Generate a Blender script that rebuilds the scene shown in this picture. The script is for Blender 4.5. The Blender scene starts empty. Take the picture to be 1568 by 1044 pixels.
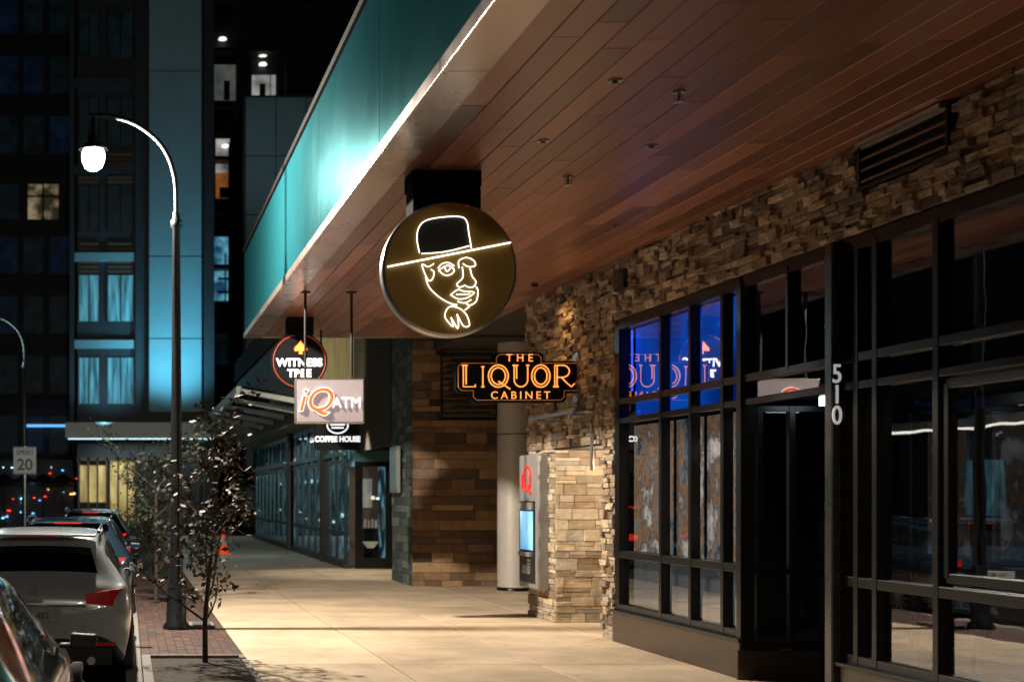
import bpy, bmesh, math, random
from mathutils import Vector, Matrix
random.seed(7)
scene = bpy.context.scene
R = math.radians

# ------------------------------------------------------------------ materials
def new_mat(name):
    m = bpy.data.materials.new(name); m.use_nodes = True
    nt = m.node_tree
    return m, nt, nt.nodes, nt.links, nt.nodes["Principled BSDF"]

def mat(name, col, rough=0.5, metal=0.0, noise=0.0, nscale=8.0, bump=0.0, bscale=40.0,
        emit=None, estr=0.0, coat=0.0, attr=False, stretch=None, rvar=0.0, spec=.5):
    m, nt, N, L, b = new_mat(name)
    b.inputs["Roughness"].default_value = rough
    b.inputs["Metallic"].default_value = metal
    b.inputs["Coat Weight"].default_value = coat
    b.inputs["Specular IOR Level"].default_value = spec
    tc = N.new("ShaderNodeTexCoord"); mp = N.new("ShaderNodeMapping")
    L.new(tc.outputs["Object"], mp.inputs[0])
    if stretch: mp.inputs["Scale"].default_value = stretch
    base = None
    if attr:
        a = N.new("ShaderNodeAttribute"); a.attribute_name = "Col"; base = a.outputs["Color"]
    if noise > 0 or rvar > 0:
        n = N.new("ShaderNodeTexNoise"); n.inputs["Scale"].default_value = nscale
        n.inputs["Detail"].default_value = 6; n.inputs["Roughness"].default_value = 0.65
        L.new(mp.outputs[0], n.inputs["Vector"])
        mr = N.new("ShaderNodeMapRange"); L.new(n.outputs["Fac"], mr.inputs[0])
        mr.inputs[1].default_value = 0.25; mr.inputs[2].default_value = 0.75
        mr.inputs[3].default_value = 1 - noise; mr.inputs[4].default_value = 1 + noise
        mx = N.new("ShaderNodeVectorMath"); mx.operation = 'SCALE'
        if base: L.new(base, mx.inputs[0])
        else: mx.inputs[0].default_value = col
        L.new(mr.outputs[0], mx.inputs["Scale"])
        L.new(mx.outputs[0], b.inputs["Base Color"])
        if rvar > 0:
            m2 = N.new("ShaderNodeMapRange"); L.new(n.outputs["Fac"], m2.inputs[0])
            m2.inputs[1].default_value = 0.3; m2.inputs[2].default_value = 0.7
            m2.inputs[3].default_value = max(0.02, rough - rvar); m2.inputs[4].default_value = min(1, rough + rvar)
            L.new(m2.outputs[0], b.inputs["Roughness"])
    elif base: L.new(base, b.inputs["Base Color"])
    else: b.inputs["Base Color"].default_value = (*col, 1)
    if bump > 0:
        n2 = N.new("ShaderNodeTexNoise"); n2.inputs["Scale"].default_value = bscale
        n2.inputs["Detail"].default_value = 8
        L.new(mp.outputs[0], n2.inputs["Vector"])
        bp = N.new("ShaderNodeBump"); bp.inputs["Strength"].default_value = bump
        bp.inputs["Distance"].default_value = 0.02
        L.new(n2.outputs["Fac"], bp.inputs["Height"]); L.new(bp.outputs[0], b.inputs["Normal"])
    if emit:
        b.inputs["Emission Color"].default_value = (*emit, 1)
        b.inputs["Emission Strength"].default_value = estr
    return m

def glass_mat(name, tint=(0.5, 0.55, 0.6), f0=.1, rough=0.01):
    m, nt, N, L, b = new_mat(name)
    N.remove(b); out = N["Material Output"]
    t = N.new("ShaderNodeBsdfTransparent"); t.inputs[0].default_value = (*tint, 1)
    g = N.new("ShaderNodeBsdfGlossy"); g.inputs["Roughness"].default_value = rough
    g.inputs["Color"].default_value = (0.95, 0.97, 1, 1)
    lw = N.new("ShaderNodeLayerWeight"); lw.inputs["Blend"].default_value = .5
    p = N.new("ShaderNodeMath"); p.operation = 'POWER'; L.new(lw.outputs["Facing"], p.inputs[0]); p.inputs[1].default_value = 4
    f = N.new("ShaderNodeMath"); f.operation = 'MULTIPLY_ADD'; L.new(p.outputs[0], f.inputs[0]); f.inputs[1].default_value = 1 - f0; f.inputs[2].default_value = f0
    tc = N.new("ShaderNodeTexCoord"); n = N.new("ShaderNodeTexNoise"); n.inputs["Scale"].default_value = 1.3
    L.new(tc.outputs["Object"], n.inputs["Vector"])
    bp = N.new("ShaderNodeBump"); bp.inputs["Strength"].default_value = 0.08; bp.inputs["Distance"].default_value = 0.02
    L.new(n.outputs["Fac"], bp.inputs["Height"]); L.new(bp.outputs[0], g.inputs["Normal"])
    mx = N.new("ShaderNodeMixShader")
    L.new(f.outputs[0], mx.inputs[0]); L.new(t.outputs[0], mx.inputs[1]); L.new(g.outputs[0], mx.inputs[2])
    L.new(mx.outputs[0], out.inputs[0])
    return m

def panel_mat(name, dif, glo, rough, fac):
    # lamp-tinted panel: coloured diffuse base with a coloured satin reflection
    m, nt, N, L, b = new_mat(name)
    N.remove(b); out = N["Material Output"]
    tc = N.new("ShaderNodeTexCoord"); n = N.new("ShaderNodeTexNoise"); n.inputs["Scale"].default_value = .9; n.inputs["Detail"].default_value = 6
    L.new(tc.outputs["Object"], n.inputs["Vector"])
    mr = N.new("ShaderNodeMapRange"); L.new(n.outputs["Fac"], mr.inputs[0]); mr.inputs[1].default_value = .3; mr.inputs[2].default_value = .7
    mr.inputs[3].default_value = rough - .03; mr.inputs[4].default_value = rough + .03
    d = N.new("ShaderNodeBsdfDiffuse"); d.inputs[0].default_value = (*dif, 1)
    g = N.new("ShaderNodeBsdfGlossy"); g.inputs["Color"].default_value = (*glo, 1); L.new(mr.outputs[0], g.inputs["Roughness"])
    mx = N.new("ShaderNodeMixShader"); mx.inputs[0].default_value = fac
    L.new(d.outputs[0], mx.inputs[1]); L.new(g.outputs[0], mx.inputs[2]); L.new(mx.outputs[0], out.inputs[0])
    return m

def emis_mat(name, c1, c2, s, scale=2.0, stretch=(1, 1, 1), mid=0.5, width=0.2):
    m, nt, N, L, b = new_mat(name)
    tc = N.new("ShaderNodeTexCoord"); mp = N.new("ShaderNodeMapping"); mp.inputs["Scale"].default_value = stretch
    L.new(tc.outputs["Object"], mp.inputs[0])
    n = N.new("ShaderNodeTexNoise"); n.inputs["Scale"].default_value = scale; n.inputs["Detail"].default_value = 5
    L.new(mp.outputs[0], n.inputs["Vector"])
    r = N.new("ShaderNodeValToRGB"); L.new(n.outputs["Fac"], r.inputs[0])
    r.color_ramp.elements[0].position = mid - width; r.color_ramp.elements[0].color = (*c1, 1)
    r.color_ramp.elements[1].position = mid + width; r.color_ramp.elements[1].color = (*c2, 1)
    L.new(r.outputs[0], b.inputs["Emission Color"]); b.inputs["Emission Strength"].default_value = s
    L.new(r.outputs[0], b.inputs["Base Color"])
    m.cycles.emission_sampling = 'NONE'
    return m

def neon(name, col, s, sample=False):
    m = mat(name, col, 0.4, emit=col, estr=s)
    if not sample: m.cycles.emission_sampling = 'NONE'
    return m

# ------------------------------------------------------------------ geometry helpers
def group(name, loc=(0, 0, 0)):
    e = bpy.data.objects.new(name, None); scene.collection.objects.link(e)
    e.location = loc; e.empty_display_size = 0.3
    return e

def adopt(o, parent):
    if parent is not None:
        o.parent = parent
        o.matrix_parent_inverse = Matrix.Translation(-Vector(parent.location))

class MB:
    def __init__(s): s.v = []; s.f = []; s.m = []; s.c = []; s.mats = []; s.sm = []
    def mi(s, m):
        if m not in s.mats: s.mats.append(m)
        return s.mats.index(m)
    def poly(s, pts, m, col=(1, 1, 1), smooth=False):
        i = len(s.v); s.v += [tuple(p) for p in pts]; s.f.append(list(range(i, i + len(pts))))
        s.m.append(s.mi(m)); s.c.append(col); s.sm.append(smooth)
    def faces(s, vs, fs, m, col=(1, 1, 1), smooth=False):
        i = len(s.v); s.v += [tuple(p) for p in vs]
        for f in fs:
            s.f.append([a + i for a in f]); s.m.append(s.mi(m)); s.c.append(col); s.sm.append(smooth)
    def box(s, x0, x1, y0, y1, z0, z1, m, col=(1, 1, 1)):
        vs = [(x0, y0, z0), (x1, y0, z0), (x1, y1, z0), (x0, y1, z0), (x0, y0, z1), (x1, y0, z1), (x1, y1, z1), (x0, y1, z1)]
        s.faces(vs, [(0, 3, 2, 1), (4, 5, 6, 7), (0, 1, 5, 4), (1, 2, 6, 5), (2, 3, 7, 6), (3, 0, 4, 7)], m, col)
    def cyl(s, p0, p1, r0, r1, m, n=24, caps=True, col=(1, 1, 1)):
        p0 = Vector(p0); p1 = Vector(p1); d = (p1 - p0).normalized()
        a = d.orthogonal().normalized(); b = d.cross(a)
        vs = []
        for p, r in ((p0, r0), (p1, r1)):
            for k in range(n):
                t = 2 * math.pi * k / n; vs.append(p + (a * math.cos(t) + b * math.sin(t)) * r)
        s.faces(vs, [(k, (k + 1) % n, n + (k + 1) % n, n + k) for k in range(n)], m, col, True)
        if caps:
            s.poly(vs[:n][::-1], m, col); s.poly(vs[n:], m, col)
    def rev(s, c, prof, m, n=24, axis='Z', col=(1, 1, 1)):
        vs = []
        for (r, h) in prof:
            for k in range(n):
                t = 2 * math.pi * k / n
                if axis == 'Z': vs.append((c[0] + r * math.cos(t), c[1] + r * math.sin(t), c[2] + h))
                elif axis == 'Y': vs.append((c[0] + r * math.cos(t), c[1] + h, c[2] + r * math.sin(t)))
                else: vs.append((c[0] + h, c[1] + r * math.cos(t), c[2] + r * math.sin(t)))
        fs = []
        for j in range(len(prof) - 1):
            for k in range(n):
                fs.append((j * n + k, j * n + (k + 1) % n, (j + 1) * n + (k + 1) % n, (j + 1) * n + k))
        s.faces(vs, fs, m, col, True)
    def obj(s, name, parent=None, bevel=0.0, subsurf=0, recalc=True):
        me = bpy.data.meshes.new(name); me.from_pydata(s.v, [], s.f)
        for m in s.mats: me.materials.append(m)
        me.polygons.foreach_set("material_index", s.m)
        me.polygons.foreach_set("use_smooth", s.sm)
        ca = me.color_attributes.new("Col", 'FLOAT_COLOR', 'CORNER')
        d = []
        for p, c in zip(me.polygons, s.c):
            for _ in p.loop_indices: d += [c[0], c[1], c[2], 1]
        ca.data.foreach_set("color", d)
        me.update()
        if recalc:
            bm = bmesh.new(); bm.from_mesh(me); bmesh.ops.recalc_face_normals(bm, faces=bm.faces); bm.to_mesh(me); bm.free()
        o = bpy.data.objects.new(name, me); scene.collection.objects.link(o)
        if bevel > 0:
            b = o.modifiers.new("bevel", 'BEVEL'); b.width = bevel; b.segments = 2; b.limit_method = 'ANGLE'
        if subsurf:
            sm = o.modifiers.new("sub", 'SUBSURF'); sm.levels = subsurf; sm.render_levels = subsurf
        adopt(o, parent); return o

def smooth_pts(pts, n=6):
    if len(pts) < 3: return [Vector(p) for p in pts]
    P = [Vector(p) for p in pts]; out = []
    for i in range(len(P) - 1):
        a = P[max(i - 1, 0)]; b = P[i]; c = P[i + 1]; d = P[min(i + 2, len(P) - 1)]
        for k in range(n):
            t = k / n
            out.append(0.5 * ((2 * b) + (c - a) * t + (2 * a - 5 * b + 4 * c - d) * t * t + (3 * b - a - 3 * c + d) * t ** 3))
    out.append(P[-1]); return out

def tube(name, lines, r, m, parent=None, smooth=True, res=3):
    cu = bpy.data.curves.new(name, 'CURVE'); cu.dimensions = '3D'; cu.bevel_depth = r; cu.bevel_resolution = res
    cu.use_fill_caps = True
    for pts in lines:
        Q = smooth_pts(pts) if smooth else [Vector(p) for p in pts]
        sp = cu.splines.new('POLY'); sp.points.add(len(Q) - 1)
        for i, q in enumerate(Q): sp.points[i].co = (*q, 1)
    cu.materials.append(m)
    o = bpy.data.objects.new(name, cu); scene.collection.objects.link(o); adopt(o, parent); return o

def text(name, body, size, loc, m, parent=None, rot=(90, 0, 0), extrude=0.004, spacing=1.0, offset=0.0, shear=0.0, align='CENTER', sx=1.0):
    cu = bpy.data.curves.new(name, 'FONT'); cu.body = body; cu.size = size; cu.extrude = extrude
    cu.align_x = align; cu.align_y = 'CENTER'; cu.space_character = spacing; cu.offset = offset; cu.shear = shear
    cu.materials.append(m)
    o = bpy.data.objects.new(name, cu); scene.collection.objects.link(o)
    o.location = loc; o.rotation_euler = [R(a) for a in rot]; o.scale = (sx, 1, 1)
    adopt(o, parent); return o

def light(name, kind, loc, energy, col, size=0.1, target=None, spot=60, blend=0.5, parent=None, sy=None):
    l = bpy.data.lights.new(name, kind); l.energy = energy; l.color = col
    if kind == 'AREA':
        l.size = size
        if sy: l.shape = 'RECTANGLE'; l.size_y = sy
    else: l.shadow_soft_size = size
    if kind == 'SPOT': l.spot_size = R(spot); l.spot_blend = blend
    o = bpy.data.objects.new(name, l); scene.collection.objects.link(o); o.location = loc
    if target is not None:
        o.rotation_euler = (Vector(target) - Vector(loc)).to_track_quat('-Z', 'Y').to_euler()
    adopt(o, parent); return o

# blocks laid in a plane: point = O + u*U + v*V, faces out along Nn
def blocks(mb, O, U, V, Nn, u0, u1, v0, v1, rh, ln, dep, m, palette, inset=0.006, gap=0.004, holes=(), rough=0.006, rnd=random):
    O = Vector(O); U = Vector(U); V = Vector(V); Nn = Vector(Nn)
    v = v0
    while v < v1 - 1e-4:
        h = min(rnd.uniform(*rh), v1 - v)
        if v1 - v - h < rh[0] * 0.5: h = v1 - v
        u = u0 - rnd.uniform(0, ln[0])
        while u < u1:
            l = rnd.uniform(*ln)
            a = max(u, u0); b = min(u + l, u1)
            if u1 - b < ln[0] * 0.3: b = u1; l = u1 - u + 1e-3
            u = u + l
            if b - a < 0.01: continue
            cu, cv = (a + b) / 2, v + h / 2
            if any(hx0 < cu < hx1 and hy0 < cv < hy1 for hx0, hx1, hy0, hy1 in holes): continue
            parts = [(v, v + h)]
            if rough > .004 and h > .075 and rnd.random() < .45:
                q = v + h * rnd.uniform(.35, .65); parts = [(v, q), (q, v + h)]
            for (va, vb) in parts:
                d = rnd.uniform(*dep); c = rnd.choice(palette); k = rnd.uniform(0.7, 1.25)
                c = (c[0] * k, c[1] * k, c[2] * k)
                j = lambda: rnd.uniform(-rough, rough)
                g = gap / 2
                back = [(a + g, va + g), (b - g, va + g), (b - g, vb - g), (a + g, vb - g)]
                fr = [(a + g + inset, va + g + inset), (b - g - inset, va + g + inset), (b - g - inset, vb - g - inset), (a + g + inset, vb - g - inset)]
                vs = [O + U * p[0] + V * p[1] - Nn * 0.03 for p in back]
                vs += [O + U * p[0] + V * p[1] + Nn * (d - inset) for p in back]
                vs += [O + U * (p[0] + j() * .6) + V * (p[1] + j() * .6) + Nn * (d + j()) for p in fr]
                fs = []
                for q in (0, 4):
                    for i in range(4): fs.append((q + i, q + (i + 1) % 4, q + 4 + (i + 1) % 4, q + 4 + i))
                fs.append((8, 9, 10, 11))
                mb.faces(vs, fs, m, c)
        v += h

def concrete_mat():
    m, nt, N, L, b = new_mat("sidewalk_concrete")
    tc = N.new("ShaderNodeTexCoord")
    n = N.new("ShaderNodeTexNoise"); n.inputs["Scale"].default_value = 0.9; n.inputs["Detail"].default_value = 8; n.inputs["Roughness"].default_value = .7
    n2 = N.new("ShaderNodeTexNoise"); n2.inputs["Scale"].default_value = 60; n2.inputs["Detail"].default_value = 4
    L.new(tc.outputs["Object"], n.inputs["Vector"]); L.new(tc.outputs["Object"], n2.inputs["Vector"])
    a = N.new("ShaderNodeAttribute"); a.attribute_name = "Col"
    mr = N.new("ShaderNodeMapRange"); L.new(n.outputs["Fac"], mr.inputs[0]); mr.inputs[1].default_value = .3; mr.inputs[2].default_value = .7
    mr.inputs[3].default_value = .6; mr.inputs[4].default_value = 1.14
    s = N.new("ShaderNodeVectorMath"); s.operation = 'SCALE'; L.new(a.outputs["Color"], s.inputs[0]); L.new(mr.outputs[0], s.inputs["Scale"])
    v = N.new("ShaderNodeTexVoronoi"); v.inputs["Scale"].default_value = 2.3; L.new(tc.outputs["Object"], v.inputs["Vector"])
    m3 = N.new("ShaderNodeMapRange"); L.new(v.outputs["Distance"], m3.inputs[0]); m3.inputs[1].default_value = .05; m3.inputs[2].default_value = .09; m3.inputs[3].default_value = .65; m3.inputs[4].default_value = 1
    s2 = N.new("ShaderNodeVectorMath"); s2.operation = 'SCALE'; L.new(s.outputs[0], s2.inputs[0]); L.new(m3.outputs[0], s2.inputs["Scale"])
    L.new(s2.outputs[0], b.inputs["Base Color"]); b.inputs["Roughness"].default_value = .62
    bp = N.new("ShaderNodeBump"); bp.inputs["Strength"].default_value = .25; bp.inputs["Distance"].default_value = .004
    L.new(n2.outputs["Fac"], bp.inputs["Height"]); L.new(bp.outputs[0], b.inputs["Normal"])
    return m
M_con = concrete_mat()
M_asph = mat("asphalt", (0.04, 0.04, 0.045), 0.75, noise=.3, nscale=3, bump=.4, bscale=90)
M_kerb = mat("kerb_concrete", (0.20, 0.18, 0.17), 0.8, noise=.2, nscale=5, bump=.2)
M_paver = mat("brick_pavers", (0.2, 0.1, 0.08), 0.8, attr=True, noise=.25, nscale=12, bump=.3)
M_soil = mat("mulch", (0.035, 0.012, 0.009), 0.95, noise=.6, nscale=25, bump=1, bscale=60)
M_stone = mat("ledge_stone", (0.3, .25, .2), 0.85, attr=True, noise=.4, nscale=18, bump=1, bscale=26)
M_stone2 = mat("cut_stone", (0.3, .25, .2), 0.8, attr=True, noise=.3, nscale=7, bump=.6, bscale=16)
M_mortar = mat("mortar", (0.05, 0.04, 0.03), 0.95)
M_soffit = mat("soffit_boards", (0.2, .07, .04), 0.34, attr=True, noise=.28, nscale=3, stretch=(14, .8, 14), coat=0, rvar=.07)
M_alu = mat("aluminium_trim", (0.50, 0.47, 0.45), 0.3, metal=.9, noise=.06, nscale=1.5, rvar=.05)
M_strip = mat("canopy_edge_metal", (0.40, 0.31, 0.27), 0.28, metal=.8, noise=.1, nscale=1.0, rvar=.06)
M_fascia = panel_mat("teal_lit_fascia_panel", (.006, .045, .056), (.20, .52, .58), .27, .11)  # the street lamp's teal light is put into the panel colours
M_black = mat("black_metal", (0.012, 0.012, 0.014), 0.45, metal=.1, noise=.2, nscale=6)
M_matte = mat("matte_black_box", (0.008, 0.008, 0.009), 0.9, noise=.2, nscale=6, spec=.1)
M_frame = mat("bronze_window_frame", (0.02, 0.02, 0.022), 0.3, metal=.6, noise=.15, nscale=3)
M_steel = mat("steel_column", (0.58, 0.53, 0.48), 0.42, metal=.2, noise=.08, nscale=2)
M_kick = mat("kick_plate", (0.09, 0.07, 0.058), 0.32, metal=.7, noise=.2, nscale=3)
M_glass = glass_mat("storefront_glass", (0.70, 0.72, 0.76), .19)
M_glass2 = glass_mat("dark_window_glass", (0.3, 0.35, 0.4), .1)
M_dark = mat("dark_interior", (0.012, 0.012, 0.014), 0.8, noise=.3, nscale=2)
M_bronze = mat("brushed_bronze", (0.26, 0.165, 0.03), 0.5, metal=.25, noise=.1, nscale=2, rvar=.05)
N_white = neon("white_neon", (1, .93, .82), 2.4, True)
N_orange = neon("orange_neon", (1, .36, .07), 1.35, True)
N_orange2 = neon("orange_sign_light", (1, .26, .05), 1.2)
N_wtext = neon("white_sign_light", (.9, .95, 1), 1.1)

# ------------------------------------------------------------------ ground, road, sidewalk
g = MB(); g.poly([(-400, -400, -.165), (400, -400, -.165), (400, 600, -.165), (-400, 600, -.165)], M_asph); g.obj("ground")
g = MB(); g.poly([(-13, -60, -.155), (-.02, -60, -.155), (-.02, 58, -.155), (-13, 58, -.155)], M_asph); g.obj("road")
mk = mat("road_paint", (.6, .6, .55), .6, noise=.3, nscale=10)
g = MB()
for i in range(12): g.poly([(-4.6, -6 + i * 6, -.149), (-4.48, -6 + i * 6, -.149), (-4.48, -3 + i * 6, -.149), (-4.6, -3 + i * 6, -.149)], mk)
for i in range(8): g.poly([(-2.15, 4.4 + i * 6.6, -.149), (-.1, 4.4 + i * 6.6, -.149), (-.1, 4.5 + i * 6.6, -.149), (-2.15, 4.5 + i * 6.6, -.149)], mk)
g.obj("road_markings")
g = MB()
y = -8.0
while y < 58: g.box(-.02, .145, y, y + 2.98, -.3, .0, M_kerb); y += 3
g.obj("kerb", bevel=.012)
sw = group("sidewalk", (3.5, 20, 0))
g = MB(); g.box(.15, 30, -8, 58, -.3, -.012, M_mortar); g.obj("slab_bed", sw)
g = MB()
rs = random.Random(3)
xs = [1.235, 2.65, 4.15, 5.72, 7.4, 9.2, 12]
y = -8.2
while y < 58:
    for a, b in zip(xs[:-1], xs[1:]):
        k = rs.uniform(.88, 1.08)
        g.box(a + .008, b - .008, y + .008, y + 1.5 - .008, -.1, 0, M_con, (.64 * k, .49 * k, .34 * k))
    y += 1.5
g.obj("slabs", sw, bevel=.008)
g = MB()
pv = [(.09, .04, .028), (.07, .036, .03), (.055, .04, .036)]
blocks(g, (0, 0, 0), (0, 1, 0), (1, 0, 0), (0, 0, 1), -8, 11.4, .15, 1.225, (.1, .1), (.2, .2), (-.006, -.002), M_paver, pv, inset=.004, rough=.0)
blocks(g, (0, 0, 0), (0, 1, 0), (1, 0, 0), (0, 0, 1), 15.05, 30, .15, 1.225, (.1, .1), (.2, .2), (-.006, -.002), M_paver, pv, inset=.004, rough=.0)
g.obj("brick_pavers", sw)
g = MB()
n = 24
vs = []; fs = []
for i in range(n + 1):
    for j in range(n * 2 + 1):
        vs.append((.25 + .93 * i / n, 11.45 + 3.5 * j / (2 * n), -.03 + rs.uniform(-.02, .025)))
for i in range(n):
    for j in range(n * 2):
        a = i * (2 * n + 1) + j; fs.append((a, a + 2 * n + 1, a + 2 * n + 2, a + 1))
g.faces(vs, fs, M_soil); g.box(.15, .24, 11.4, 15.03, -.1, .02, M_kerb); g.box(1.17, 1.228, 11.4, 15.03, -.1, .02, M_kerb)
g.box(.24, 1.17, 14.96, 15.03, -.1, .02, M_kerb)
g.obj("planter_bed", sw)
g = MB(); g.box(.8, 1.12, 18.2, 18.75, .0, .035, M_kerb); g.box(.84, 1.08, 18.24, 18.71, .035, .045, M_alu); g.obj("utility_cover")

# ------------------------------------------------------------------ main retail building
B = group("retail_building", (6, 14, 0))
ZS = 4.43
pal = [(.39, .28, .18), (.30, .22, .15), (.23, .15, .09), (.49, .38, .26), (.35, .29, .23), (.18, .13, .10)]
g = MB()
RH = (.045, .11); LN = (.08, .32); DP = (0, .07)
blocks(g, (5.71, 0, 0), (0, 1, 0), (0, 0, 1), (-1, 0, 0), -2, 16.62, 3.74, ZS, RH, LN, DP, M_stone, pal, holes=[(9.82, 11.03, 4.05, 5)], rough=.01)
blocks(g, (5.71, 0, 0), (0, 1, 0), (0, 0, 1), (-1, 0, 0), 16.62, 17.06, 0, ZS, (.05, .12), (.12, .3), (0, .055), M_stone, pal, rough=.01)
blocks(g, (5.71, 0, 0), (0, 1, 0), (0, 0, 1), (-1, 0, 0), 17.06, 20.2, 2.32, ZS, RH, LN, DP, M_stone, pal, rough=.01)
palb = [(.44, .34, .23), (.36, .285, .19), (.30, .21, .14), (.50, .41, .30), (.39, .33, .27)]
blocks(g, (5.72, 0, 0), (0, 1, 0), (0, 0, 1), (-1, 0, 0), 19.0, 20.2, 0, 2.32, (.06, .14), (.15, .45), (0, .035), M_stone, palb)
blocks(g, (0, 19.0, 0), (1, 0, 0), (0, 0, 1), (0, -1, 0), 5.72, 7.2, 0, 2.32, (.08, .18), (.16, .42), (0, .022), M_stone2, palb)
blocks(g, (0, 20.2, 0), (1, 0, 0), (0, 0, 1), (0, 1, 0), 5.72, 9.5, 0, ZS, (.07, .16), (.15, .5), (0, .03), M_stone, palb)
blocks(g, (7.2, 0, 0), (0, 1, 0), (0, 0, 1), (-1, 0, 0), 17.06, 19.0, 0, 2.32, (.08, .18), (.16, .42), (0, .022), M_stone2, palb)
g.obj("ledgestone", B)
g = MB()
g.box(5.72, 6.1, -2, 9.80, 3.72, ZS, M_mortar); g.box(5.72, 6.1, 11.05, 16.6, 3.72, ZS, M_mortar); g.box(5.80, 6.1, 9.8, 11.05, 3.72, ZS, M_dark)
g.box(5.72, 5.9, 16.62, 17.06, 0, ZS, M_mortar); g.box(5.72, 9, 17.06, 20.17, 2.30, ZS - .01, M_mortar)
g.box(5.74, 9.4, 19.02, 20.17, 0, 2.3, M_mortar); g.box(7.22, 9, 17.0, 19.02, 0, 2.3, M_mortar)
g.box(5.9, 9, 16.9, 17.04, 0, ZS - .02, M_mortar)
g.obj("wall_core", B)
g = MB()
FX0, FX1 = 5.69, 5.79
def vert(y, w=.07, z0=.38, z1=3.67, x0=FX0, x1=FX1): g.box(x0, x1, y - w / 2, y + w / 2, z0, z1, M_frame)
def horiz(z, y0, y1, h=.06, x0=FX0 + .004, x1=FX1 - .004): g.box(x0, x1, y0, y1, z - h / 2, z + h / 2, M_frame)
for y in (16.5, 15.2, 14.4, 13.62): vert(y)
vert(16.56, .10); vert(13.2, .10, 0, 3.67, 5.67, 5.80)
for y in (11.12, 10.84, 10.02, 8.75, 7.5, 6.2, 4.9, 3.6): vert(y)
vert(12.28, .05, 2.78)
for z, h in ((3.67, .11), (2.78, .07), (2.56, .06), (1.02, .08), (.41, .07)):
    horiz(z, 13.24, 16.5, h)
    horiz(z, 2.5, 11.3, h)
for z, h in ((3.672, .108), (2.78, .07), (2.56, .06)): horiz(z, 11.3, 13.16, h, FX0 + .006, FX1 - .006)
for (a, b) in ((8.82, 9.94),):
    for y in (a, b): g.box(5.715, 5.785, y - .035, y + .035, 1.12, 2.48, M_frame)
    for z in (1.12, 2.48): g.box(5.72, 5.78, a, b, z - .035, z + .035, M_frame)
for x in (5.86, 6.16, 6.7, 7.3): g.box(x - .03, x + .03, 13.17, 13.235, .28, 2.53, M_frame)
for z in (.31, 1.0, 2.5): g.box(5.8, 7.4, 13.175, 13.23, z - .03, z + .03, M_frame)
for y in (11.4, 12.28, 13.15): g.box(7.3, 7.38, y - .04, y + .04, 0, 2.6, M_frame)
for z in (.12, 1.05, 2.5): g.box(7.3, 7.37, 11.4, 13.15, z - .05, z + .05, M_frame)
g.box(5.8, 7.4, 11.3, 13.2, 2.585, 2.64, M_frame)
g.obj("shopfront_frame", B, bevel=.005)
g = MB(); g.box(5.61, 5.69, 11.33, 11.45, 0, 3.72, mat("fin_steel", (.10, .10, .105), .28, metal=.8, noise=.1, nscale=3, rvar=.06))
o = g.obj("entry_fin_column", B, bevel=.012)
g = MB(); g.box(5.70, 5.80, 11.3, 11.46, 0, 3.62, M_frame); g.obj("entry_jamb", B)
g = MB()
g.box(5.66, 5.78, 13.16, 16.6, .0, .37, M_kick); g.box(5.66, 5.78, 2.5, 11.3, .0, .37, M_kick)
g.box(5.63, 7.4, 13.12, 13.17, 0, .27, M_kick)
g.box(5.63, 5.79, 13.11, 16.6, .345, .377, M_frame); g.box(5.63, 5.79, 2.5, 11.33, .345, .377, M_frame)
g.obj("kick_plates", B, bevel=.006)
g = MB()
def pane(pts): g.poly(pts, M_glass)
for a, b in ((13.2, 16.5), (2.5, 11.3)): pane([(5.75, a, .4), (5.75, b, .4), (5.75, b, 3.65), (5.75, a, 3.65)])
pane([(5.75, 11.3, 2.6), (5.75, 13.2, 2.6), (5.75, 13.2, 3.65), (5.75, 11.3, 3.65)])
pane([(5.8, 13.205, .3), (7.35, 13.205, .3), (7.35, 13.205, 2.5), (5.8, 13.205, 2.5)])
pane([(7.34, 11.4, .1), (7.34, 13.15, .1), (7.34, 13.15, 2.5), (7.34, 11.4, 2.5)])
g.obj("shopfront_glass", B, recalc=False)
M_floor = mat("interior_floor", (.04, .03, .025), .4, noise=.3)
g = MB(); g.box(5.8, 12, 2, 16.88, -.02, .01, M_floor); g.box(11.9, 12, 2, 16.88, 0, 4, M_dark); g.box(5.8, 12, 1.9, 2, 0, 4, M_dark)
g.box(5.82, 12, 2, 16.88, 3.72, 3.8, M_dark); g.box(5.8, 12, 16.8, 16.88, 0, 3.7, M_dark)
rs = random.Random(15); M_bot = mat("bottles", (.10, .06, .03), .15, noise=.5, nscale=9, attr=False)
for i in range(7):
    g.box(9.2, 9.6, 3 + i * 1.9, 4.5 + i * 1.9, 0, 1.9, M_dark)
    for z in (.6, 1.0, 1.4, 1.9):
        for k in range(9): g.cyl((9.12, 3.1 + i * 1.9 + k * .16, z), (9.12, 3.1 + i * 1.9 + k * .16, z + rs.uniform(.2, .32)), .04, .025, M_bot, 8)
g.obj("interior", B)
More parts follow.
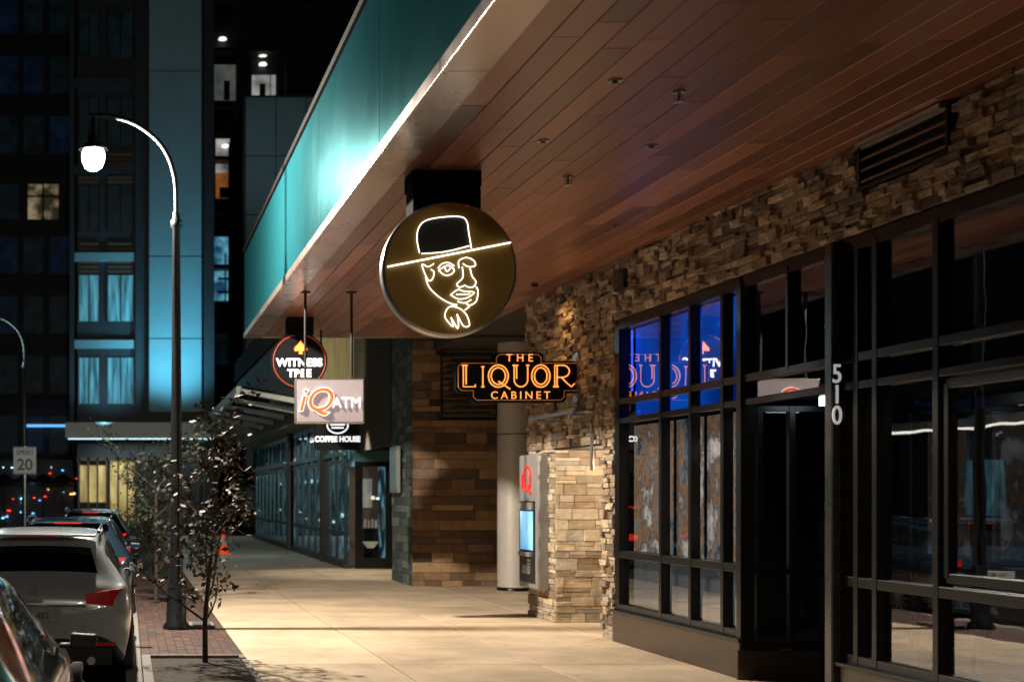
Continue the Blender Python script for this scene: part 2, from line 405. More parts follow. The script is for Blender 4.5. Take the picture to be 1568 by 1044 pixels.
def mural_mat():
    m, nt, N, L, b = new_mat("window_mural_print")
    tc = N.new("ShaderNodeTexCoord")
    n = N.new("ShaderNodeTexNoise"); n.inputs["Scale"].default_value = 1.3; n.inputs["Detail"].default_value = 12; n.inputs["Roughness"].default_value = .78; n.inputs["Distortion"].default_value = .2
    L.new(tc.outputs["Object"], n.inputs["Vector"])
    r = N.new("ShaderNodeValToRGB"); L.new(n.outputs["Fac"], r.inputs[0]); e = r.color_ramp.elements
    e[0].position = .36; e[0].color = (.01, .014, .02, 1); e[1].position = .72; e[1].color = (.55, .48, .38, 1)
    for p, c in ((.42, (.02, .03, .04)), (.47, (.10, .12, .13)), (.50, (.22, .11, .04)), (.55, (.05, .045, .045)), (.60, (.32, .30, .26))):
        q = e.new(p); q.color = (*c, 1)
    L.new(r.outputs[0], b.inputs["Base Color"]); L.new(r.outputs[0], b.inputs["Emission Color"]); b.inputs["Emission Strength"].default_value = 1.1  # print emits its own colours, standing in for dim interior lighting
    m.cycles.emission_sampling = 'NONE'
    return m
M_mural = mural_mat()
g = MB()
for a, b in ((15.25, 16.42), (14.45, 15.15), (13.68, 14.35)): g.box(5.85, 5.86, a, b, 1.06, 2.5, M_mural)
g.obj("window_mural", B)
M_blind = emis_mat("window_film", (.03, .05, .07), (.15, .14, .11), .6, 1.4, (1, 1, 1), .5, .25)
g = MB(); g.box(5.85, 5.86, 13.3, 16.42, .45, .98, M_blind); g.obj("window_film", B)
M_blue = emis_mat("blue_lit_panel", (.0, .010, .16), (.0, .13, .85), .75, .9, (1, 1, 1.3), .5, .18)
g = MB(); g.box(5.87, 5.88, 13.72, 16.42, 2.60, 3.62, M_blue); g.obj("blue_lit_panel", B)
tube("blue_neon_tube", [[(5.82, 16.40, 2.9), (5.82, 16.40, 3.6)]], .012, neon("blue_neon", (.02, .06, 1), 4), B, smooth=False)
def louver_x(parent, x, y0, y1, z0, z1, n):
    g = MB()
    g.box(x - .03, x + .06, y0 - .03, y0, z0 - .03, z1 , M_frame); g.box(x - .03, x + .06, y1, y1 + .03, z0 - .03, z1, M_frame)
    g.box(x - .028, x + .06, y0, y1, z0 - .03, z0, M_frame); g.box(x - .07, x + .06, y0, y1, z1 - .04, z1 - .005, M_alu)
    for i in range(n):
        z = z0 + (z1 - z0) * (i + .3) / n; t = (z1 - z0) / n * .6
        g.faces([(x - .02, y0, z), (x - .02, y1, z), (x + .05, y1, z + t), (x + .05, y0, z + t), (x - .02, y0, z + .02), (x - .02, y1, z + .02), (x + .05, y1, z + t + .01), (x + .05, y0, z + t + .01)],
                [(0, 1, 2, 3), (4, 7, 6, 5), (0, 4, 5, 1), (2, 6, 7, 3)], M_lv0)
    return g.obj("louver", parent)
M_lv0 = mat("louver_metal", (.22, .17, .13), .45, metal=.3, noise=.1)
louver_x(B, 5.69, 9.85, 11.0, 4.08, ZS - .01, 4)
g = MB(); g.box(5.62, 5.66, 16.1, 16.45, 4.05, 4.27, M_black)
for i in range(4): g.box(5.61, 5.62, 16.12, 16.43, 4.08 + i * .045, 4.1 + i * .045, M_kick)
g.obj("wall_vent", B)
palw = [(.28, .112, .065), (.23, .09, .051), (.315, .13, .076), (.20, .078, .047)]
g = MB()
blocks(g, (0, 0, ZS), (0, 1, 0), (1, 0, 0), (0, 0, -1), -3, 24.5, 2.33, 5.74, (.19, .19), (2.3, 2.5), (.0, .0012), M_soffit, palw, inset=.003, gap=.006, rough=.0008, rnd=random.Random(5))
g.obj("soffit", B)
g = MB(); g.box(2.08, 9, -3, 24.48, ZS + .03, 5.80, M_mortar); g.obj("canopy_core", B)
g = MB()
y = -3.0
while y < 24.4:
    e = min(y + 2.42, 24.5)
    g.box(2.05, 2.32, y + .004, e - .004, ZS - .02, ZS + .02, M_strip)
    g.box(2.0, 2.045, y + .004, e - .004, ZS - .035, ZS + .06, M_strip)
    y += 2.42
g.box(2.045, 5.7, 24.49, 24.56, ZS - .02, 5.85, M_alu)
g.obj("canopy_edge_strip", B, bevel=.004)
g = MB(); y = -3.0
while y < 24.4:
    e = min(y + 3.6, 24.5); g.box(2.02, 2.07, y + .004, e - .004, ZS + .065, 5.86, M_fascia); y += 3.6
g.obj("fascia_panels", B, bevel=.004)
g = MB(); g.box(1.99, 2.12, -3, 24.5, 5.865, 5.93, M_matte); g.box(2.3, 2.34, -3, 24.5, 6.55, 6.6, M_matte)
y = -3
while y < 24.5: g.box(2.305, 2.335, y, y + .03, 5.93, 6.55, M_black); y += 1.5
g.obj("roof_rail", B)
g = MB()
for x, y in ((3.73, 9.62), (3.78, 12.2)):
    g.cyl((x, y, ZS - .012), (x, y, ZS - .001), .045, .045, M_alu, 16); g.cyl((x, y, ZS - .07), (x, y, ZS - .01), .012, .012, M_alu, 10)
    g.cyl((x, y, ZS - .076), (x, y, ZS - .07), .035, .035, M_alu, 12)
    g.box(x - .03, x - .025, y - .004, y + .004, ZS - .07, ZS - .01, M_alu); g.box(x + .025, x + .03, y - .004, y + .004, ZS - .07, ZS - .01, M_alu)
for x, y in ((4.09, 11.1), (4.94, 14.4), (3.2, 10.95), (3.21, 9.36), (4.1, 7.2), (3.5, 15.8), (4.6, 17.6)):
    g.cyl((x, y, ZS - .012), (x, y, ZS - .001), .045, .045, M_alu, 16); g.cyl((x, y, ZS - .02), (x, y, ZS - .012), .022, .022, M_black, 12)
g.obj("soffit_sprinklers", B)
g = MB(); g.box(5.9, 16, -3, 24.4, 5.8, 24, M_stone2, (.12, .11, .1))
g.obj("upper_storeys", B)
g = MB(); g.box(5.36, 5.66, 17.05, 18.95, 2.70, 2.715, glass_mat("awning_glass", (.75, .9, .88), .15)); g.box(5.34, 5.36, 17.05, 18.95, 2.69, 2.725, M_alu)
for y in (17.2, 18.8): g.box(5.36, 5.68, y, y + .03, 2.66, 2.69, M_alu)
g.obj("glass_awning", B)
g = MB(); g.cyl((5.60, 17.15, 2.0), (5.60, 17.15, 2.66), .02, .02, M_alu, 10); g.obj("wall_conduit", B)
M_dig = mat("digit_white", (.85, .85, .85), .4, emit=(1, 1, 1), estr=.3)
for i, c in enumerate("510"):
    text("address_digit", c, .21, (5.65, 11.322, 2.66 - i * .165), M_dig, B, offset=.002, sx=.8)

# ------------------------------------------------------------------ ATM
A = group("atm_machine", (5.65, 19.75, 1.3))
M_atm = mat("atm_shell", (.30, .29, .29), .4, metal=.3, noise=.08)
g = MB()
g.box(5.54, 5.72, 19.24, 20.12, .42, 2.26, M_atm)
g.obj("surround", A, bevel=.02)
g = MB(); g.box(5.525, 5.54, 19.32, 20.04, .5, 1.62, M_black)
g.box(5.50, 5.53, 19.36, 20.0, 1.50, 1.6, M_atm); g.box(5.48, 5.53, 19.4, 19.96, .86, .92, M_atm); g.box(5.51, 5.53, 19.5, 19.86, .62, .74, M_atm)
for i in range(4):
    for j in range(3): g.box(5.50, 5.525, 19.45 + j * .05, 19.49 + j * .05, .66 + i * .045, .69 + i * .045, M_alu)
g.obj("fascia", A, bevel=.005)
g = MB(); g.box(5.52, 5.526, 19.38, 19.98, .95, 1.48, emis_mat("atm_screen", (.06, .30, .60), (.35, .7, .95), 1.0, 1.5)); g.obj("screen", A)
tube("logo", [[(5.53, 19.67 + .15 * math.cos(R(a)), 1.93 + .17 * math.sin(R(a))) for a in range(0, 361, 15)], [(5.53, 19.64, 1.84), (5.53, 19.50, 1.72)], [(5.53, 19.92, 2.0), (5.53, 19.92, 1.78)]], .018, neon("atm_red", (.8, .03, .02), .3), A, smooth=False)

# ------------------------------------------------------------------ round face sign
S = group("round_face_sign", (2.67, 11.8, 3.57))
g = MB()
prof = [(0, -.075), (.535, -.075), (.556, -.065), (.56, -.05), (.56, .06), (.54, .075), (0, .075)]
g.rev((2.67, 11.85, 3.57), prof[0:2], M_bronze, 72, 'Y')
g.rev((2.67, 11.85, 3.57), prof[1:], M_alu, 72, 'Y')
g.obj("disc", S)
g = MB(); g.box(2.395, 2.975, 11.94, 12.30, 4.29, 4.426, M_matte); g.box(2.40, 2.97, 11.945, 12.25, 3.95, 4.28, M_matte); g.obj("hanger_box", S, bevel=.006)
# drawing of the face in design units around the disc centre, 1 unit = 5.42 mm
def F(p, dy=0): return (2.67 + (p[0] - 688) * .00542, 11.755 + dy, 3.57 - (p[1] - 413) * .00542)
L1 = [[(592, 410), (780, 373)]]
L2 = [[(641, 389), (637, 368), (640, 350), (652, 339), (680, 334), (704, 334), (713, 341), (716, 358), (720, 382)],
      [(644, 390), (680, 387), (717, 378)],
      [(663, 405), (654, 410), (645, 406), (648, 418), (655, 431), (661, 428), (663, 418), (658, 414)],
      [(650, 424), (655, 440), (667, 453), (682, 463), (698, 469)],
      [(715, 470), (727, 463), (730, 447), (727, 440)],
      [(669, 412), (676, 405), (686, 404), (694, 409)], [(670, 415), (678, 422), (688, 422), (694, 415), (684, 408), (670, 415)],
      [(679, 411), (683, 417), (689, 411)],
      [(701, 412), (701, 401), (712, 396), (723, 400), (726, 408), (716, 410), (707, 405)],
      [(718, 412), (721, 424), (727, 433), (722, 441), (712, 440)],
      [(706, 410), (707, 426), (698, 436), (702, 441), (711, 438)],
      [(688, 453), (699, 445), (708, 447), (724, 449), (714, 457), (700, 459), (689, 453)],
      [(697, 452), (710, 452), (718, 451)],
      [(699, 463), (710, 465), (720, 460)],
      [(698, 467), (684, 473), (680, 487), (692, 501), (689, 487)],
      [(689, 487), (699, 504), (700, 492), (698, 482)],
      [(698, 482), (708, 500), (717, 499), (713, 484), (703, 474), (690, 470)],
      [(710, 476), (717, 470), (712, 466)]]
tube("neon_brim", [[F(p) for p in l] for l in L1], .007, N_white, S, smooth=False)
tube("neon_face", [[F(p) for p in l] for l in L2], .0044, N_white, S)
g = MB(); hp = smooth_pts([Vector(F(p, .016)) for p in L2[0]], 6) + [Vector(F((717, 378), .016)), Vector(F((680, 387), .016))]
g.poly(hp, mat("hat_black", (.008, .008, .008), .5)); g.obj("hat_fill", S)

# ------------------------------------------------------------------ liquor cabinet sign
S = group("liquor_cabinet_sign", (4.95, 17.97, 3.19))
def outline(k):
    hw, hh = .79 + k, .2 + k
    c = .04
    up, dn = .31 + k, .60 + k
    T = .31 + k; Bt = -.32 - k
    return [(-hw, -hh + c), (-hw + c, -hh), (-dn, -hh), (-dn, Bt + c), (-dn + c, Bt), (dn - c, Bt), (dn, Bt + c), (dn, -hh), (hw - c, -hh), (hw, -hh + c), (hw, hh - c), (hw - c, hh),
            (up, hh), (up, T - c), (up - c, T), (-up + c, T), (-up, T - c), (-up, hh), (-hw + c, hh), (-hw, hh - c)]
def plate(g, pts, cx, cz, y0, y1, m):
    n = len(pts); vs = [(cx + p[0], y0, cz + p[1]) for p in pts] + [(cx + p[0], y1, cz + p[1]) for p in pts]
    g.faces(vs, [tuple(range(n))] + [tuple(range(2 * n - 1, n - 1, -1))] + [(i, (i + 1) % n, n + (i + 1) % n, n + i) for i in range(n)], m)
g = MB(); plate(g, outline(0), 4.93, 3.19, 17.92, 18.04, M_matte); g.obj("cabinet", S, bevel=.006)
ol = [(4.93 + p[0], 17.915, 3.19 + p[1]) for p in outline(-.028)]; ol.append(ol[0])
tube("outline_tube", [ol], .004, neon("dim_orange", (1, .4, .12), .16), S, smooth=False)
def circ(cx, cz, rx, rz, a0=0, a1=360, n=24):
    return [(cx + rx * math.cos(R(a0 + (a1 - a0) * k / n)), cz + rz * math.sin(R(a0 + (a1 - a0) * k / n))) for k in range(n + 1)]
h = .27
lets = [[[(0, h), (0, 0), (.15, 0), (.15, .03)], [(.035, h), (.035, .03)], [(-.02, h), (.055, h)]],
        [[(.245, h * .93), (.245, 0)], [(.225, 0), (.265, 0)], [(.225, h * .93), (.265, h * .93)]],
        [circ(.44, h / 2, .125, h / 2 + .005), circ(.44, h / 2, .09, h / 2 - .03), [(.44, .07), (.5, .03), (.59, -.03)]],
        [[(.64, h), (.64, .09)] + circ(.725, .09, .085, .09, 180, 360, 12) + [(.81, h)], [(.67, h), (.67, .1)], [(.62, h), (.69, h)], [(.79, h), (.83, h)]],
        [circ(.975, h / 2, .115, h / 2 + .005), circ(.975, h / 2, .08, h / 2 - .03)],
        [[(1.15, 0), (1.15, h)] + circ(1.25, h * .72, .085, h * .28, 90, -90, 12) + [(1.17, h * .44)], [(1.24, h * .42), (1.30, .05), (1.36, 0), (1.40, .04)], [(1.18, 0), (1.18, h)], [(1.13, 0), (1.2, 0)]]]
lines = [[(4.93 - .70 + p[0], 17.905, 3.19 - .125 + p[1]) for p in l] for L_ in lets for l in L_]
tube("liquor_letters", lines, .0085, N_orange, S, smooth=False)
text("the_text", "THE", .135, (4.94, 17.91, 3.19 + .235), N_orange, S, spacing=1.7)
text("cabinet_text", "CABINET", .135, (4.95, 17.91, 3.19 - .235), N_orange, S, spacing=1.5)
g = MB(); g.box(5.66, 5.72, 17.88, 18.08, 2.88, 3.5, M_alu); g.box(5.60, 5.70, 17.94, 18.02, 3.3, 3.36, M_alu); g.box(5.60, 5.70, 17.94, 18.02, 3.0, 3.06, M_alu); g.obj("wall_bracket", S)

# ------------------------------------------------------------------ ATM hanging sign
S = group("atm_hanging_sign", (2.71, 19.1, 2.96))
g = MB(); g.box(2.25, 3.17, 19.02, 19.18, 2.66, 3.26, M_alu); g.obj("case", S, bevel=.01)
g = MB(); g.box(2.27, 3.15, 19.005, 19.02, 2.68, 3.24, emis_mat("lit_acrylic", (.24, .20, .22), (.36, .30, .31), .6, 1.2)); g.obj("face", S)
g = MB()
for x in (2.39, 3.01): g.cyl((x, 19.1, 3.26), (x, 19.1, ZS), .02, .02, M_black, 10); g.cyl((x, 19.1, ZS - .02), (x, 19.1, ZS - .001), .07, .07, M_black, 16)
g.obj("rods", S)
text("iq_glow", "iQ", .44, (2.50, 18.995, 2.96), neon("iq_white", (1, .9, .85), 1.1), S, offset=.012, shear=.25)
text("iq_text", "iQ", .44, (2.50, 18.985, 2.96), neon("iq_orange", (1, .13, .02), .8), S, offset=.0, shear=.25)
text("atm_text", "ATM", .20, (2.93, 18.99, 2.93), neon("atm_white", (1, 1, 1), 1.1), S, offset=.0, sx=.95)
S = group("round_tavern_sign", (2.64, 21.9, 3.76))
g = MB(); g.cyl((2.64, 21.84, 3.76), (2.64, 21.96, 3.76), .43, .43, M_matte, 56); g.box(2.45, 2.85, 21.75, 22.05, 4.15, 4.42, M_matte); g.obj("disc", S)
tube("ring_tube", [[(2.64 + .40 * math.cos(R(a)), 21.83, 3.76 + .40 * math.sin(R(a))) for a in range(0, 361, 8)]], .0055, mat("ring_red", (.45, .05, .02), .4, noise=.1, emit=(1, .12, .04), estr=.16), S, smooth=False)
g = MB()
def spade(cx, cz, s, y, m):
    pts = smooth_pts([(cx, y, cz + s), (cx + s * .35, y, cz + s * .5), (cx + s * .8, y, cz), (cx + s * .7, y, cz - s * .38), (cx + s * .2, y, cz - s * .3)], 4)
    r = [p for p in pts] + [Vector((cx + s * .25, y, cz - s * .75))]
    l = [Vector((2 * cx - p.x, p.y, p.z)) for p in r[::-1]]
    g.poly([tuple(p) for p in r + l], m)
spade(2.66, 3.955, .12, 21.825, N_orange2); g.obj("spade_icon", S, recalc=False)
text("witness_text", "WITNESS", .165, (2.64, 21.825, 3.73), N_wtext, S, offset=.006, spacing=1.05)
text("tree_text", "TREE", .165, (2.64, 21.825, 3.565), N_wtext, S, offset=.006)
S = group("coffee_house_sign", (3.45, 23.5, 2.72))
g = MB(); g.box(3.1, 3.82, 23.42, 23.56, 2.45, 3.0, M_matte)
for x in (3.2, 3.7): g.cyl((x, 23.5, 3.0), (x, 23.5, ZS), .018, .018, M_black, 8)
g.obj("case", S, bevel=.01)
text("text", "COFFEE HOUSE", .125, (3.46, 23.41, 2.62), N_wtext, S, offset=.005, sx=.86)
tube("logo_ring", [[(3.46 + .17 * math.cos(R(a)), 23.41, 2.85 + .13 * math.sin(R(a))) for a in range(0, 361, 10)]], .012, N_wtext, S, smooth=False)
tube("logo_stripes", [[(3.34, 23.41, 2.86), (3.58, 23.41, 2.86)], [(3.36, 23.41, 2.81), (3.56, 23.41, 2.81)]], .012, N_wtext, S, smooth=False)

# ------------------------------------------------------------------ neighbouring stone building with cafe
C = group("cafe_building", (6, 35, 0))
palc = [(.21, .12, .06), (.15, .085, .046), (.28, .175, .085), (.11, .075, .05), (.33, .21, .105), (.18, .12, .08)]
g = MB()
blocks(g, (0, 26.6, 0), (1, 0, 0), (0, 0, 1), (0, -1, 0), 5.33, 10, 0, 9, (.09, .2), (.25, .8), (0, .02), M_stone2, palc, rough=.003, holes=[(5.9, 6.86, 3.14, 4.9)])
blocks(g, (5.33, 0, 0), (0, 1, 0), (0, 0, 1), (-1, 0, 0), 26.6, 28.6, 0, 9, (.09, .2), (.25, .8), (0, .02), M_stone2, [(c[0] * .4, c[1] * .85, c[2] * 1.5) for c in palc], rough=.003)  # side face palette shifted to teal: cool lamp light put into the stone colour
g.obj("stonework", C)
g = MB(); g.box(5.35, 10, 26.63, 28.6, 0, 9, M_mortar); g.obj("core", C)
g = MB()
g.box(5.87, 6.88, 26.54, 26.6, 3.1, 3.14, M_frame); g.box(5.85, 5.88, 26.54, 26.6, 3.1, 4.9, M_frame); g.box(6.87, 6.9, 26.54, 26.6, 3.1, 4.9, M_frame)
for i in range(16):
    z = 3.16 + i * .11
    g.faces([(5.88, 26.55, z), (6.87, 26.55, z), (6.87, 26.6, z + .06), (5.88, 26.6, z + .06), (5.88, 26.55, z + .02), (6.87, 26.55, z + .02), (6.87, 26.6, z + .08), (5.88, 26.6, z + .08)], [(0, 1, 2, 3), (4, 5, 6, 7), (0, 1, 5, 4)], M_lv0)
g.box(5.88, 6.87, 26.6, 26.62, 3.14, 4.9, M_dark)
g.obj("louver", C)
g = MB(); g.rev((6.94, 25.5, 0), [(.3, 0), (.3, 4.42)], M_steel, 40); g.rev((6.94, 25.5, 0), [(.31, 0), (.31, .06), (.3, .062)], M_frame, 40)
g.rev((6.94, 25.5, 2.78), [(.303, 0), (.303, .02)], M_frame, 40); g.box(5.7, 9.4, 24.56, 26.5, ZS - .01, 5.8, M_mortar)
g.obj("round_column", C)
g = MB()
g.box(5.3, 9, 33.0, 33.3, 2.6, 7, M_mortar); g.box(6.14, 9, 33.0, 33.3, 0, 2.6, M_mortar)
g.box(5.30, 5.36, 28.62, 33, 2.7, 7, M_mortar)
teal = mat("painted_teal_steel", (.10, .25, .29), .4, metal=.4, noise=.15)
dteal = mat("cafe_frame_steel", (.03, .08, .10), .3, metal=.6, noise=.15)
g.box(5.26, 6.2, 32.93, 33, 2.48, 2.75, teal); g.box(5.28, 5.38, 32.93, 33, 0, 2.48, M_frame); g.box(6.05, 6.14, 32.93, 33, 0, 2.48, M_frame)
g.box(5.38, 6.05, 32.94, 33, 2.36, 2.48, M_frame); g.box(5.38, 6.05, 32.94, 33, 0, .25, M_frame)
g.box(5.38, 5.45, 32.94, 32.99, .25, 2.36, M_frame); g.box(5.98, 6.05, 32.94, 32.99, .25, 2.36, M_frame)
g.box(5.9, 5.93, 32.88, 32.91, .9, 1.4, M_alu)
y = 33.2
while y < 57:
    g.box(5.06, 5.15, y, y + .06, 0, 3.5, dteal); y += 1.35
g.box(4.96, 5.14, 36.4, 36.7, 0, 3.6, M_black); g.box(4.96, 5.14, 44, 44.3, 0, 3.6, M_black)
for z in (.15, .8, 2.5, 3.5): g.box(5.085, 5.14, 33.0, 57, z - .05, z + .05, dteal)
g.box(5.0, 5.08, 33, 57, 2.62, 2.72, teal); g.box(5.04, 5.14, 33, 57, 0, .12, M_mortar)
g.obj("cafe_shopfront", C)
g = MB(); g.poly([(5.1, 33, .1), (5.1, 57, .1), (5.1, 57, 3.5), (5.1, 33, 3.5)], M_glass); g.poly([(5.4, 32.97, .2), (6.05, 32.97, .2), (6.05, 32.97, 2.4), (5.4, 32.97, 2.4)], M_glass); g.obj("cafe_glass", C, recalc=False)
M_cafe = emis_mat("cafe_interior", (.004, .014, .02), (.14, .34, .40), 1.1, 1.6, (1, 1, 1.2), .57, .09)
g = MB(); g.box(6.2, 6.3, 33.3, 57, 0, 3.5, M_cafe); g.box(5.2, 6.2, 57, 57.1, 0, 3.5, M_cafe)
rs = random.Random(77)
cool = neon("cafe_counter_light", (.55, .9, 1), 2.6); warm = neon("cafe_pendant", (1, .7, .4), 2)
for k in range(38):
    yy = 33.6 + k * .6; z = rs.choice([.9, 1.1, 1.6, 2.1, 2.9]); g.box(5.9, 5.95, yy, yy + rs.uniform(.05, .35), z, z + rs.uniform(.03, .12), rs.choice([cool, cool, warm]))
g.obj("cafe_interior", C)
# warm interior seen through the cafe door
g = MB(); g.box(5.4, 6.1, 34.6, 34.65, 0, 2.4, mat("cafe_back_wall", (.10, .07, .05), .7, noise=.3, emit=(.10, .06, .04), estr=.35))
g.box(5.62, 5.92, 34.4, 34.45, 1.4, 2.1, emis_mat("notice_board", (.10, .12, .12), (.35, .34, .3), .7, 3))
g.box(5.55, 6.0, 34.0, 34.3, .1, .9, M_dark)
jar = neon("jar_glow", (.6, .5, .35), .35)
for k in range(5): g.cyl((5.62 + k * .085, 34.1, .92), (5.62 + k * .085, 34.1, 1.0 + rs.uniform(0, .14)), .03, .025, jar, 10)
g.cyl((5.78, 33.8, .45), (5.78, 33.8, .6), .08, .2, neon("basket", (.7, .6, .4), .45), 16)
g.obj("door_interior", C)
M_clad = mat("timber_cladding", (.20, .16, .08), .6, noise=.5, nscale=2, stretch=(6, 6, .4))
g = MB(); g.box(4.4, 9, 33.3, 57, 3.6, 6.2, M_clad); g.box(4.3, 9, 33.2, 57, 6.2, 7, M_mortar); g.obj("upper_cladding", C)
M_wt = mat("white_steel", (.5, .55, .55), .45, noise=.1)
g = MB()
y = 34.0
while y < 56:
    g.faces([(5.0, y, 3.7), (2.7, y, 4.15), (2.7, y + .08, 4.15), (5.0, y + .08, 3.7), (5.0, y, 3.85), (2.7, y, 4.25), (2.7, y + .08, 4.25), (5.0, y + .08, 3.85)],
            [(0, 1, 2, 3), (4, 7, 6, 5), (0, 4, 5, 1), (2, 6, 7, 3), (1, 5, 6, 2)], M_wt); y += 3.0
g.box(2.6, 2.72, 34, 56, 4.1, 4.3, M_wt)
g.poly([(5.0, 34, 3.9), (2.7, 34, 4.32), (2.7, 56, 4.32), (5.0, 56, 3.9)], M_glass2)
g.obj("glass_canopy", C)
g = MB(); g.box(5.20, 5.26, 27.4, 28.2, 1.75, 2.65, M_atm); g.box(5.19, 5.2, 27.46, 28.14, 1.81, 2.59, mat("plaque", (.2, .3, .33), .4, noise=.2)); g.obj("wall_plaque", C, bevel=.01)

# ------------------------------------------------------------------ street lamps
M_pole = mat("lamp_pole_black", (.012, .014, .016), .4, metal=.4, noise=.2, nscale=8)
M_bulb = mat("lamp_bulb", (1, 1, 1), .3, emit=(.72, .97, 1), estr=14)
def street_lamp(x, y, z0=0, on=True, power=2600, sc=1.0, col=(1, .90, .74)):
    S = group("street_lamp", (x, y, z0))
    g = MB()
    g.rev((x, y, z0), [(.17, 0), (.17, .05), (.13, .09), (.12, .5), (.1, .55), (.085, .6), (.06, 3.5 * sc), (.05, 5.1 * sc), (.075, 5.12 * sc), (.075, 5.2 * sc), (.05, 5.22 * sc), (.05, 5.3 * sc)], M_pole, 20)
    arm = smooth_pts([(x, y, z0 + 5.2 * sc), (x - .02, y, z0 + 5.75 * sc), (x - .18, y, z0 + 6.15 * sc), (x - .5, y, z0 + 6.42 * sc), (x - .85, y, z0 + 6.53 * sc), (x - 1.12, y, z0 + 6.53 * sc)], 6)
    g.obj("pole", S)
    tube("arm", [arm], .032, M_pole, S, smooth=False)
    lx = x - 1.06; g = MB()
    g.rev((lx, y, z0), [(.0, 6.56 * sc), (.03, 6.55 * sc), (.03, 6.33 * sc), (.06, 6.3 * sc), (.07, 6.2 * sc), (.16, 6.15 * sc), (.19, 6.11 * sc), (.185, 6.10 * sc), (.0, 6.12 * sc)], M_pole, 28)
    g.obj("shade", S)
    g = MB(); g.rev((lx, y, z0), [(.13, 6.11 * sc), (.15, 6.04 * sc), (.145, 5.96 * sc), (.11, 5.88 * sc), (.05, 5.84 * sc), (.0, 5.835 * sc)], M_bulb, 24)
    g.obj("globe", S)
    if on: light("lamp_light", 'POINT', (lx, y, z0 + 5.72 * sc), power, col, .1, parent=S)
    return S
street_lamp(.625, 18.15, power=4400)
street_lamp(.625, -1.5, power=500, col=(1, .82, .6))
g = MB(); g.box(-3.5, -2.3, 30, 56, -.3, -.02, M_kerb); g.obj("median", bevel=.02)
street_lamp(-2.75, 38, -.02, True, 150, .995, (.6, .9, 1))
S = group("speed_limit_sign", (-2.72, 37.8, 2.62))
g = MB(); g.box(-3.02, -2.42, 37.72, 37.735, 2.26, 2.98, mat("sign_white", (.3, .36, .4), .5, noise=.1)); g.cyl((-2.72, 37.78, -.05), (-2.72, 37.78, 3.0), .03, .03, M_alu, 10); g.obj("plate", S)
ink = mat("sign_ink", (.02, .02, .02), .5)
text("speed_text", "SPEED", .17, (-2.72, 37.715, 2.83), ink, S, offset=.003); text("num_text", "20", .42, (-2.72, 37.715, 2.5), ink, S, offset=.01)
g = MB()
for a, b, c, d in ((-3.0, -2.44, 2.28, 2.295), (-3.0, -2.44, 2.945, 2.96)): g.box(a, b, 37.712, 37.72, c, d, ink)
g.obj("border", S)

S = group("traffic_cone", (2.75, 41, 0))
cx = 2.75
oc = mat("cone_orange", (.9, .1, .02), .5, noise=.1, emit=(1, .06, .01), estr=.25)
g = MB(); g.box(cx - .22, cx + .22, 40.78, 41.22, .001, .04, oc); g.rev((cx, 41, 0), [(.17, .04), (.115, .3)], oc); g.rev((cx, 41, 0), [(.115, .3), (.085, .45)], M_wt); g.rev((cx, 41, 0), [(.085, .45), (.035, .72), (0, .72)], oc); g.obj("cone", S)

